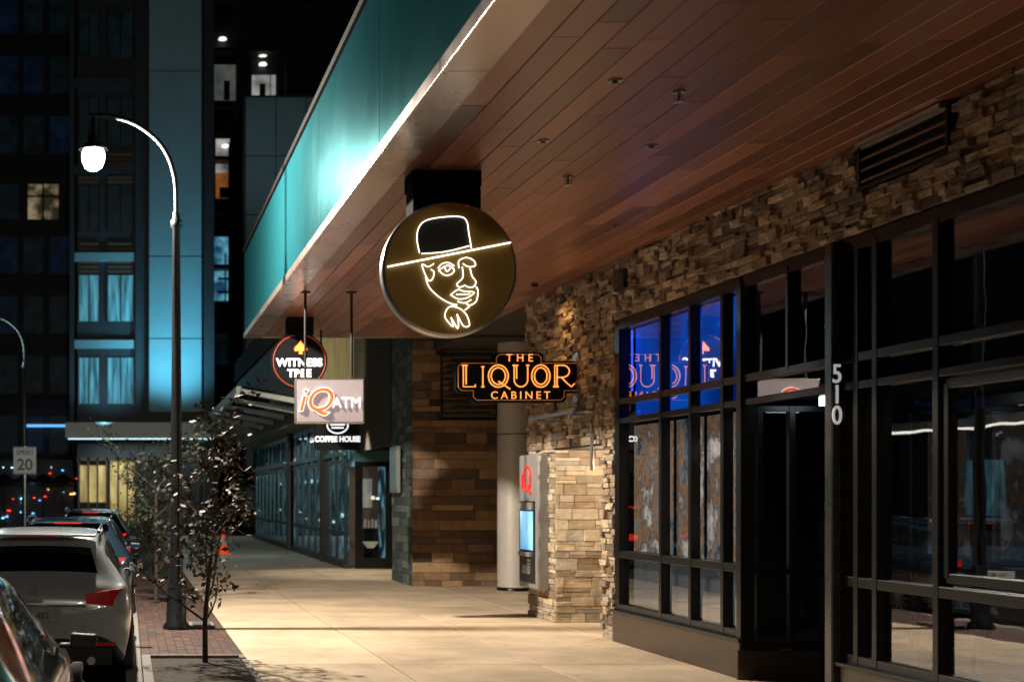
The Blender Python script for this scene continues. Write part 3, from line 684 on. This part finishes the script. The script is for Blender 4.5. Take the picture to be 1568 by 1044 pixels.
# ------------------------------------------------------------------ vehicles
M_tyre = mat("tyre", (.015, .015, .015), .8, bump=.2); M_rim = mat("alloy_rim", (.35, .36, .38), .3, metal=.8, noise=.05)
M_cglass = mat("car_glass", (.004, .005, .007), .05, coat=.6, noise=.1); M_cblk = mat("car_black_trim", (.012, .012, .013), .5, noise=.1)
M_chrome = mat("chrome", (.6, .6, .62), .15, metal=1, noise=.05)
def car(x, y, paint, sedan=False, tail=.25, z=-.155, wd=1.0, plate=True):
    S = group("parked_car", (x, y, z))
    m_tail = mat("tail_light", (.25, .008, .008), .15, emit=(1, .02, .01), estr=tail, coat=.5, noise=.1)
    m_tail.cycles.emission_sampling = 'NONE'
    if not sedan:
        st = [(0, .48, .70, .62, .80, .78, .76, .80, .6), (.03, .34, .78, .62, .885, .90, .84, .93, .7), (.14, .26, .82, .62, .93, 1.0, .88, 1.03, .76), (.22, .24, .84, .62, .935, 1.03, .885, 1.07, .76),
              (.50, .22, .85, .62, .935, 1.04, .885, 1.40, .63), (.62, .22, .85, .62, .935, 1.04, .885, 1.455, .63), (1.0, .22, .85, .62, .935, 1.04, .885, 1.50, .64), (1.7, .22, .85, .62, .935, 1.03, .885, 1.52, .65),
              (2.5, .22, .85, .62, .935, 1.02, .885, 1.49, .64), (2.85, .22, .85, .62, .935, 1.0, .885, 1.42, .63), (3.45, .22, .85, .62, .93, .98, .87, 1.03, .76), (3.6, .22, .85, .6, .93, .96, .86, 1.0, .74),
              (4.2, .24, .82, .58, .90, .86, .82, .90, .62), (4.48, .3, .74, .55, .82, .72, .74, .76, .5), (4.56, .4, .6, .52, .66, .62, .6, .64, .4)]
        g0, g1 = 3, 9
    else:
        st = [(0, .48, .68, .6, .78, .74, .74, .77, .6), (.03, .34, .76, .6, .87, .88, .82, .92, .68), (.15, .24, .82, .6, .91, .94, .85, .99, .70), (.3, .22, .83, .6, .915, .95, .86, 1.01, .70), (.72, .2, .83, .6, .915, .96, .865, 1.03, .70),
              (1.25, .2, .83, .6, .915, .96, .87, 1.34, .56), (1.4, .2, .83, .6, .915, .96, .87, 1.39, .56), (1.9, .2, .83, .6, .915, .95, .87, 1.43, .58), (2.5, .2, .83, .6, .915, .94, .87, 1.42, .58), (2.85, .2, .83, .6, .915, .93, .87, 1.36, .57),
              (3.5, .2, .83, .58, .91, .9, .85, .96, .72), (3.65, .2, .83, .58, .91, .88, .84, .93, .7), (4.3, .22, .8, .55, .88, .78, .8, .82, .6), (4.62, .3, .7, .52, .78, .66, .7, .7, .5), (4.7, .4, .56, .5, .62, .58, .56, .6, .4)]
        g0, g1 = 4, 9
    rings = []
    for (yy, zb, wb, zm, wm, zl, wl, zt, wt) in st:
        half = [(0, zb), (wb, zb), (wb + .02, zb + .04), (wm, zm), (wm - .005, (zm + zl) / 2 + .03), (wl, zl - .02), (wl - .03, zl), (wt + .015, zt - .045), (wt * .86, zt - .008), (wt * .45, zt + .008), (0, zt + .012)]
        ring = [(p[0], p[1]) for p in half] + [(-p[0], p[1]) for p in half[-2:0:-1]]
        rings.append([(x + a * wd, y + yy, z + b) for a, b in ring])
    n = len(rings[0]); g = MB(); allv = [p for r in rings for p in r]
    def m_for(i, j):
        jj = j if j < 10 else n - 1 - j
        if jj in (0, 1): return M_cblk
        if jj == 6 and g0 + 1 <= i < g1: return M_cglass
        if jj == 6 and i == g1: return M_cblk
        if jj in (8, 9) and (i == g0 or i == g1): return M_cglass
        return paint
    g.v += allv
    for i in range(len(rings) - 1):
        for j in range(n):
            g.f.append([i * n + j, i * n + (j + 1) % n, (i + 1) * n + (j + 1) % n, (i + 1) * n + j]); g.m.append(g.mi(m_for(i, j))); g.c.append((1, 1, 1)); g.sm.append(True)
    g.f.append(list(range(n))); g.m.append(g.mi(paint)); g.c.append((1, 1, 1)); g.sm.append(True)
    g.f.append([(len(rings) - 1) * n + k for k in range(n)][::-1]); g.m.append(g.mi(paint)); g.c.append((1, 1, 1)); g.sm.append(True)
    g.obj("body", S, subsurf=2)
    wy = (.86, 3.62) if not sedan else (.98, 3.78)
    for k, yy in enumerate(wy):
        for sx in (-1, 1):
            g = MB(); cx = x + sx * .80 * wd
            g.rev((cx, y + yy, z + .36), [(.40, -.155), (.405, sx * .135), (.36, sx * .138)], M_cblk, 32, 'X')
            g.rev((cx, y + yy, z + .335), [(.0, sx * .10), (.2, sx * .10), (.225, sx * .12), (.235, sx * .15), (.30, sx * .152), (.335, sx * .12), (.335, -sx * .1), (0, -sx * .1)], M_tyre, 32, 'X')
            for s in range(10):
                a = 2 * math.pi * s / 10; d = Vector((0, math.cos(a), math.sin(a)))
                c = Vector((cx + sx * .142, y + yy, z + .335)); g.cyl(c + d * .03, c + d * .225, .016, .02, M_rim, 6)
            g.rev((cx, y + yy, z + .335), [(.0, sx * .155), (.05, sx * .15), (.05, sx * .13)], M_rim, 20, 'X')
            g.rev((cx, y + yy, z + .335), [(.215, sx * .14), (.235, sx * .155), (.24, sx * .13)], M_rim, 32, 'X')
            g.obj("wheel", S)
    g = MB()
    tz = .86 if not sedan else .80
    for sx in (-1, 1):
        pts = [(.50, tz - .02, .005), (.74, tz - .045, .012), (.86, tz - .03, .10), (.915, tz + .0, .30), (.90, tz + .09, .34), (.84, tz + .11, .12), (.72, tz + .10, .028), (.50, tz + .06, .015)]
        vs = [(x + sx * p[0] * wd, y + p[2] - .014, z + p[1]) for p in pts] + [(x + sx * (p[0] - .06) * wd, y + p[2] + .1, z + p[1]) for p in pts]
        for q in ((0, 1, 6, 7), (1, 2, 5, 6), (2, 3, 4, 5)):
            g.faces([vs[k] for k in q] + [vs[k + 8] for k in q], [(0, 1, 2, 3), (0, 4, 5, 1), (3, 2, 6, 7)], m_tail)
        g.box(x + sx * .66 - .12, x + sx * .66 + .12, y + .005, y + .03, z + .44, z + .47, m_tail)
    g.obj("tail_lamps", S)
    g = MB()
    if plate: g.box(x - .26, x + .26, y - .022, y - .0, z + .66, z + .79, mat("plate", (.35, .36, .35), .4, noise=.15))
    g.box(x - .5, x + .5, y - .018, y + .05, z + .81, z + .825, M_chrome)
    g.box(x - .74 * wd, x + .74 * wd, y - .012, y + .2, z + .26, z + .42, M_cblk)
    g.box(x - .1, x + .1, y - .02, y + .0, z + .85, z + .88, M_chrome)
    if not sedan:
        g.box(x - .58, x + .58, y + .40, y + .62, z + 1.45, z + 1.475, paint); g.box(x - .2, x + .2, y + .395, y + .4, z + 1.445, z + 1.46, m_tail)
        g.cyl((x, y + .26, z + 1.10), (x + .32, y + .31, z + 1.16), .01, .006, M_cblk, 8)
    for sx in (-1, 1):
        g.cyl((x + sx * .55, y - .02, z + .3), (x + sx * .55, y + .1, z + .3), .04, .04, M_chrome, 14)
    g.obj("trim", S, bevel=.006)
    if plate:
        text("plate_text", "7KD 482", .085, (x, y - .025, z + .722), ink, S, extrude=.001)
    g = MB()
    for sx in (-1, 1):
        mx = x + sx * (.985 if not sedan else .965) * wd; my = y + (2.85 if not sedan else 2.95); zc = z + (1.04 if not sedan else .98)
        a = [(mx - .075, my, zc - .045), (mx + .075, my, zc - .05), (mx + .09, my, zc + .04), (mx - .075, my, zc + .05)]
        b = [(mx - .05, my + .12, zc - .03), (mx + .05, my + .11, zc - .03), (mx + .06, my + .11, zc + .025), (mx - .05, my + .12, zc + .03)]
        g.faces(a + b, [(0, 1, 2, 3), (4, 7, 6, 5), (0, 4, 5, 1), (1, 5, 6, 2), (2, 6, 7, 3), (3, 7, 4, 0)], M_cblk if sedan else paint)
        g.box(min(mx, mx - sx * .14), max(mx, mx - sx * .14), my + .03, my + .08, zc - .045, zc - .015, M_cblk)
    g.obj("mirrors", S, bevel=.018)
    if not sedan:
        tube("roof_rails", [[(x + sx * .60, y + .65, z + 1.47), (x + sx * .61, y + .8, z + 1.52), (x + sx * .62, y + 1.7, z + 1.545), (x + sx * .60, y + 2.5, z + 1.51), (x + sx * .6, y + 2.65, z + 1.46)] for sx in (-1, 1)], .014, M_chrome, S)
        tube("badge", [[(x + dx + .03 * math.cos(R(a)), y + .03, z + .935 + .03 * math.sin(R(a))) for a in range(0, 361, 30)] for dx in (-.06, -.02, .02, .06)], .004, M_chrome, S, smooth=False)
    return S
P_white = mat("car_paint_white", (.42, .46, .49), .25, metal=.1, coat=1, noise=.03)
P_black = mat("car_paint_black", (.006, .008, .012), .18, metal=.2, coat=1, noise=.03)
P_blue = mat("car_paint_blue", (.012, .025, .045), .22, metal=.3, coat=1, noise=.03)
P_grey = mat("car_paint_grey", (.06, .065, .07), .25, metal=.4, coat=1, noise=.03)
car(-1.22, 5.15, P_black, sedan=True, tail=.1, z=-.11)
car(-.89, 13.4, P_white, tail=.04)
car(-.86, 20.2, P_blue, tail=.3)
car(-.86, 26.3, P_grey, sedan=True, tail=.8)
car(-.86, 33.0, P_black, tail=1.0)
car(-.86, 40.0, P_grey, sedan=True, tail=1.5)
car(-6.3, 50, P_black, tail=4.0)

# ------------------------------------------------------------------ trees
M_bark = mat("bark", (.04, .028, .022), .9, noise=.4, nscale=20, bump=.6)
M_leaf = mat("leaves", (.06, .08, .03), .6, attr=True, noise=.2)
def tree(x, y, h, spread, nleaf, seed, pal, z=0.0, tr=.035, ls=1.0):
    rd = random.Random(seed); S = group("street_tree", (x, y, z)); g = MB()
    tips = []
    def branch(p, d, l, r, lev):
        q = p
        for k in range(4):
            nd = (d + Vector((rd.uniform(-.18, .18), rd.uniform(-.18, .18), rd.uniform(-.02, .14)))).normalized()
            if lev == 0: nd = (nd + Vector((0, 0, .6))).normalized()
            q2 = q + nd * l / 4; r2 = r * .86
            g.cyl(q, q2, r, r2, M_bark, 8 if lev < 2 else 5, caps=False); q, d, r = q2, nd, r2
            if lev >= 1: tips.append((q.copy(), lev))
            if lev < 3 and (lev > 0 or k >= 0):
                for _ in range(3 if lev == 0 else 1):
                    a = rd.uniform(0, 2 * math.pi); s = Vector((math.cos(a) * spread, math.sin(a) * spread, rd.uniform(.3, 1.0))).normalized()
                    branch(q, (d * .3 + s * .8).normalized(), l * rd.uniform(.36, .55), r * .5, lev + 1)
    branch(Vector((x, y, z)), Vector((0, 0, 1)), h, tr, 0)
    g.obj("trunk_and_limbs", S)
    g = MB(); keep = [t for t in tips if rd.random() < .5]
    for _ in range(nleaf):
        p, lev = rd.choice(keep); p = p + Vector((rd.gauss(0, .05), rd.gauss(0, .05), rd.gauss(0, .05)))
        s = rd.uniform(.022, .05) * ls; a = Vector((rd.uniform(-1, 1), rd.uniform(-1, 1), rd.uniform(-.8, .4))).normalized(); b = a.orthogonal().normalized()
        b = (Matrix.Rotation(rd.uniform(0, 6.28), 3, a) @ b)
        c = rd.choice(pal); k = rd.uniform(.6, 1.4)
        g.poly([p, p + a * s + b * s * .5, p + a * s * 2.1, p + a * s - b * s * .5], M_leaf, (c[0] * k, c[1] * k, c[2] * k))
    g.obj("foliage", S, recalc=False)
lp = [(.028, .036, .012), (.02, .028, .01), (.09, .018, .008), (.05, .028, .01), (.028, .042, .014)]
tree(.80, 14.6, 1.75, 1.4, 1050, 12, lp, -.03, .03, 1.05)
tree(.45, 22.5, 1.8, 1.3, 1400, 5, [(.015, .028, .012), (.022, .03, .014), (.01, .016, .008)])
tree(.5, 30.5, 2.0, 1.2, 1200, 8, [(.015, .028, .012), (.022, .03, .014)])

S = group("patio_fence", (.3, 46, 0)); g = MB()
for k in range(26): g.box(-.0 + .0, .03, 44 + k * .14, 44.02 + k * .14, 0, 1.05, M_black); g.box(.0 + k * .06, .015 + k * .06, 44, 44.02, 0, 1.05, M_black)
g.box(-.01, .04, 44, 47.6, 1.05, 1.1, M_black); g.box(0, 1.6, 43.99, 44.03, 1.05, 1.1, M_black); g.obj("rails", S)

# ------------------------------------------------------------------ end-of-street tower
T = group("apartment_tower", (1, 64, 0))
M_panel = mat("pale_wall_panel", (.20, .31, .34), .6, noise=.12, nscale=.6, bump=.1)
M_dgrey = mat("dark_cladding", (.018, .022, .028), .6, noise=.3, nscale=1.2)
M_slat = mat("brown_slats", (.12, .055, .03), .6, noise=.3, nscale=2)
M_win = emis_mat("curtained_window", (.008, .04, .055), (.09, .30, .36), .65, 2.2, (3, 1, .3), .5, .2)
M_dwin = emis_mat("dim_window", (.0003, .001, .0015), (.002, .006, .008), .8, 1.5)
M_warmshop = emis_mat("warm_shop_window", (.2, .12, .03), (.75, .55, .2), .5, 1.6, (1.6, 1, .5), .5, .2)
g = MB(); g.box(-2.2, 3.7, 62.2, 80, 0, 34, M_dgrey)
for a, b in ((5.3, 8.45), (8.5, 12.0), (12.05, 20), (20.05, 27), (27.05, 34)): g.box(.95, 3.2, 61.5, 62.2, a, b, M_panel)
g.box(3.3, 3.72, 60.9, 62.2, 0, 34, M_dgrey); g.box(.35, .6, 61.7, 62.2, 4, 34, M_dgrey)
g.box(-2.5, -2.3, 61.4, 62.2, 4, 34, M_dgrey)
for zf in (8.1, 11.9, 15.7, 19.5, 23.3, 27.1): g.box(-2.3, .3, 61.9, 62.2, zf, zf + .35, M_panel if zf < 13 else M_dgrey)
g.obj("walls", T)
g = MB()
for i, z0 in enumerate((5.7, 9.3, 13.2, 17, 20.8, 24.6)):
    for (a, b) in ((-2.1, -1.25), (-.85, .25)):
        mm = M_win if i < 2 else M_dwin
        g.box(a, b, 62.12, 62.16, z0, z0 + 2.0, mm)
        g.box(a - .05, a, 62.0, 62.2, z0 - .05, z0 + 2.05, M_frame); g.box(b, b + .05, 62.0, 62.2, z0 - .05, z0 + 2.05, M_frame)
        g.box((a + b) / 2 - .025, (a + b) / 2 + .025, 62.05, 62.12, z0, z0 + 2, M_frame)
        for k in range(7):
            if i in (1, 2): g.box(a, b, 62.05, 62.1, z0 + 2.1 + k * .2, z0 + 2.2 + k * .2, M_slat)
g.obj("windows", T)
g = MB(); g.box(-2.6, 3.7, 59.6, 62, 4.3, 4.55, M_wt); g.box(-2.6, 3.7, 59.5, 59.6, 4.1, 4.75, M_wt)
for k in range(9): g.box(-2.5 + k * .75, -2.42 + k * .75, 59.6, 62, 4.15, 4.3, M_wt)
g.obj("entrance_canopy", T)
g = MB()
g.box(-.75, .35, 62.0, 62.1, .6, 3.2, M_warmshop); g.box(-2.1, -.9, 62.05, 62.1, 1.4, 3.0, M_warmshop); g.box(.6, 3.1, 62.05, 62.1, .3, 3.3, M_dwin)
for x in (-2.1, -1.7, -1.3, -.9, -.4, 0, .35, 1.2, 1.8, 2.4, 3.1): g.box(x - .04, x + .04, 61.9, 62.04, 0, 3.4, M_frame)
g.box(-2.2, 3.2, 61.9, 62.0, 3.2, 3.35, M_frame)
g.obj("ground_floor", T)
g = MB(); g.box(-2.5, 3.6, 59.9, 60.0, 4.06, 4.1, neon("canopy_led", (.6, .95, 1), 1.6)); g.obj("canopy_light_strip", T)
light("tower_uplight", 'SPOT', (2.1, 57.8, 4.9), 2600, (.18, .72, 1), .3, (2.0, 61.8, 9.5), 80, 1, T)
light("tower_uplight", 'SPOT', (-1, 59.0, 4.8), 650, (.25, .75, 1), .3, (-.8, 62, 8), 90, 1, T)
light("canopy_downlight", 'AREA', (.5, 60.8, 4.0), 120, (.75, .95, 1), 4, (.5, 60.8, 0), parent=T, sy=1)
# ------------------------------------------------------------------ balcony tower behind
T = group("balcony_tower", (11, 96, 0))
M_room = emis_mat("lit_room", (.10, .11, .12), (.75, .72, .66), .55, .5, (1, 1, 1), .5, .15)
M_roomo = emis_mat("orange_cabinet", (.18, .05, .01), (.45, .16, .04), .6, .8)
M_roomt = emis_mat("teal_room", (.01, .06, .14), (.15, .5, .65), .7, .9, (1, 1, 1.4), .5, .12)
g = MB(); g.box(5.4, 22, 96, 110, 0, 46, M_dgrey)
for k in range(12): g.box(5.4, 20, 94.6, 96, 6 + k * 3.6, 6.25 + k * 3.6, M_dgrey)
for k in range(6): g.box(5.4 + k * 2.6, 5.6 + k * 2.6, 95, 96, 0, 46, M_dgrey)
g.obj("walls", T)
g = MB()
g.box(5.8, 7.4, 95.9, 95.95, 23.4, 25.7, M_room); g.box(5.8, 7.4, 95.85, 95.9, 21.7, 23.4, M_roomo)
g.box(5.8, 7.5, 95.9, 95.95, 17.2, 19.1, M_roomt); g.box(5.8, 7.5, 95.88, 95.93, 14.8, 17.2, M_roomt)
g.box(5.8, 7.3, 95.9, 95.95, 28.3, 30.7, M_blind); g.box(8.4, 10.0, 95.9, 95.95, 28.6, 30.0, M_room); g.box(8.4, 10, 95.9, 95.95, 30.0, 30.8, M_dwin)
g.box(5.8, 7.5, 95.9, 95.95, 10.5, 12.6, M_dwin)
for z in (15.3, 16.2, 17.0): g.box(6.1, 7.4, 95.8, 95.86, z, z + .15, M_frame)
for x in (6.55, 7.0): g.box(x, x + .1, 95.8, 95.86, 14.8, 18, M_frame)
g.box(5.8, 5.95, 95.8, 95.88, 21.6, 25.8, M_frame); g.box(7.0, 7.06, 95.8, 95.84, 21.6, 25.8, M_frame); g.box(6.2, 6.9, 95.7, 95.8, 21.7, 22.4, M_dgrey)
g.box(6.5, 6.9, 95.8, 95.86, 28.3, 29.6, M_dgrey); g.box(8.9, 9.3, 95.8, 95.86, 28.6, 29.4, M_dgrey); g.box(9.6, 9.66, 95.8, 95.86, 28.6, 30.0, M_frame)
pend = neon("pendant_lamp", (1, .95, .85), 1.8)
for z, x in ((30.6, 9.1), (31.2, 9.1), (25.1, 6.6), (32.3, 6.4), (35.0, 9.0)): g.cyl((x, 95.6, z), (x, 95.6, z + .12), .28, .2, pend, 12)
g.obj("rooms", T)
T = group("panel_clad_building", (9, 76, 0))
g = MB()
for i in range(3):
    for k in range(7): g.box(6.25 + i * 1.6, 7.8 + i * 1.6, 75, 84, 1 + k * 3.1, 4.05 + k * 3.1, M_panel)
g.box(6.1, 12, 75.1, 86, 0, 22.8, M_dgrey); g.obj("walls", T)
light("panel_wash", 'SPOT', (6.5, 68, 19), 160, (.5, .75, .85), .4, (7.5, 75, 20), 90, 1, T)
T = group("office_block", (-9, 88, 0))
g = MB(); g.box(-26, -3.3, 88, 110, 0, 42, M_dgrey)
for k in range(11): g.box(-26, -3.25, 87.7, 88, 3.4 + k * 3.7, 3.9 + k * 3.7, M_dgrey)
g.box(-3.25, -3.05, 87.2, 88, 0, 42, M_dgrey)
g.obj("walls", T)
M_wroom = emis_mat("warm_office", (.03, .025, .012), (.38, .30, .18), .6, 1.1, (1, 1, 1), .5, .1)
M_bwin = emis_mat("blue_window", (.0003, .0008, .002), (.001, .005, .014), 1.0, 1.2)
g = MB(); rs = random.Random(9)
g.box(-6.2, -4.2, 87.9, 87.95, 18.6, 20.9, M_wroom)
for x in (-6.2, -5.2, -4.2): g.box(x - .05, x + .05, 87.8, 87.9, 18.6, 20.9, M_frame)
g.box(-6.2, -4.2, 87.8, 87.9, 20.1, 20.2, M_frame)
g.box(-7.9, -6.7, 87.9, 87.95, 18.6, 20.9, M_dwin)
for k in range(8):
    for i in range(3):
        if k == 4: continue
        x = -8 + i * 1.6; g.box(x, x + 1.2, 87.92, 87.96, 4.3 + k * 3.7, 6.6 + k * 3.7, rs.choice([M_dwin, M_dwin, M_bwin]))
g.box(-6.3, -3.3, 87.4, 87.6, 5.9, 6.05, neon("blue_led_strip", (.15, .5, 1), 1.2)); g.box(-6.5, -3.3, 87.6, 88, .5, 3.2, M_dwin)
g.obj("windows", T)
T = group("market_stalls", (-4, 66, 0))
g = MB(); rs = random.Random(21)
for k in range(6):
    x = -7.5 + k * .9
    g.cyl((x, 66, 0), (x, 66, 2.4), .03, .03, M_frame, 6); g.cyl((x, 66, 2.3), (x, 66, 2.7), .7, .05, M_dgrey, 8)
g.box(-9, -2.6, 68, 68.2, 0, 3.4, M_dgrey); g.obj("umbrellas", T)
g = MB()
pts4 = [neon("pt_w", (.6, .9, 1), 4), neon("pt_r", (1, .05, .02), 4), neon("pt_b", (.1, .5, 1), 4), neon("pt_t", (.3, .9, 1), 4), neon("pt_o", (1, .45, .12), 4)]
for k in range(34):
    c = rs.choice(pts4)
    x = rs.uniform(-6, -2.4); z = rs.uniform(.4, 3.2); s = rs.uniform(.015, .05); g.box(x, x + s * rs.uniform(1, 5), 67.8, 67.9, z, z + s, c)
g.obj("string_lights", T)

# opposite side of the street (seen in the window reflections)
T = group("opposite_shops", (-22, 40, 0))
g = MB(); g.box(-30, -17, 0, 57, 0, 14, M_dgrey)
g.box(-17, -15.2, 40, 52, 3.9, 4.2, M_wt); g.obj("walls", T)
g = MB(); M_st = neon("canopy_strip_light", (1, .93, .8), 3.5)
g.box(-15.6, -15.3, 42, 46, 3.84, 3.9, M_st); g.box(-15.6, -15.3, 47, 50, 3.84, 3.9, M_st)
for k in range(9): g.box(-16.98, -16.9, 14 + k * 4, 16.2 + k * 4, .8, 2.8, M_win if k % 3 else M_warmshop)
g.obj("lit_windows", T)

# ------------------------------------------------------------------ lights on the shop building
light("sign_wall_lamp", 'SPOT', (5.24, 18.3, 4.36), 38, (1, .60, .24), .04, (5.70, 18.4, 2.9), 120, 1, B)
light("alcove_lamp", 'POINT', (6.3, 17.9, 2.1), 80, (1, .84, .62), .06, parent=B)
g = MB(); g.cyl((6.3, 17.9, 2.2), (6.3, 17.9, 2.3), .06, .06, neon("lamp_lens", (1, .85, .6), 3), 16); g.cyl((5.24, 18.3, 4.38), (5.24, 18.3, 4.42), .04, .05, M_black, 12)
g.box(6.2, 6.5, 12.6, 12.75, 2.5, 2.58, neon("exit_lamp", (.8, 1, 1), 5)); g.obj("lamp_fittings", B)
light("cafe_glow", 'AREA', (4.2, 40, 3.6), 60, (.45, .85, 1), 2, (4.4, 40, 0), parent=C, sy=10)
light("cladding_lamp", 'SPOT', (4.0, 31.5, 3.9), 110, (.85, .85, .45), .1, (5.0, 33.3, 5.0), 110, .8, C)
light("cafe_door_lamp", 'SPOT', (5.0, 31.5, 3.4), 300, (1, .9, .7), .1, (4.9, 31.0, 0), 80, .6, C)

# ------------------------------------------------------------------ world, moon, camera
w = bpy.data.worlds.new("World"); scene.world = w; w.use_nodes = True
nt = w.node_tree; bg = nt.nodes["Background"]
sky = nt.nodes.new("ShaderNodeTexSky"); sky.sky_type = 'NISHITA'; sky.sun_disc = False
sky.sun_elevation = R(-4); sky.sun_rotation = R(200)
nt.links.new(sky.outputs[0], bg.inputs[0]); bg.inputs[1].default_value = .006
sun = light("moon", 'SUN', (0, 0, 30), .003, (.6, .75, 1), .01, None, parent=None); sun.data.angle = R(.5); sun.rotation_euler = (R(50), 0, R(-40))

cd = bpy.data.cameras.new("camera"); cam = bpy.data.objects.new("camera", cd); scene.collection.objects.link(cam)
cam.location = (0, 0, 1.7); cam.rotation_euler = (R(90), 0, 0); cd.lens = 50; cd.sensor_width = 36
cd.shift_x = .3756; cd.shift_y = .1505; cd.clip_end = 1500; cd.clip_start = .05
cd.dof.use_dof = True; cd.dof.focus_distance = 13.5; cd.dof.aperture_fstop = 2.0
scene.camera = cam
scene.view_settings.view_transform = 'Standard'; scene.view_settings.look = 'None'; scene.view_settings.exposure = 0
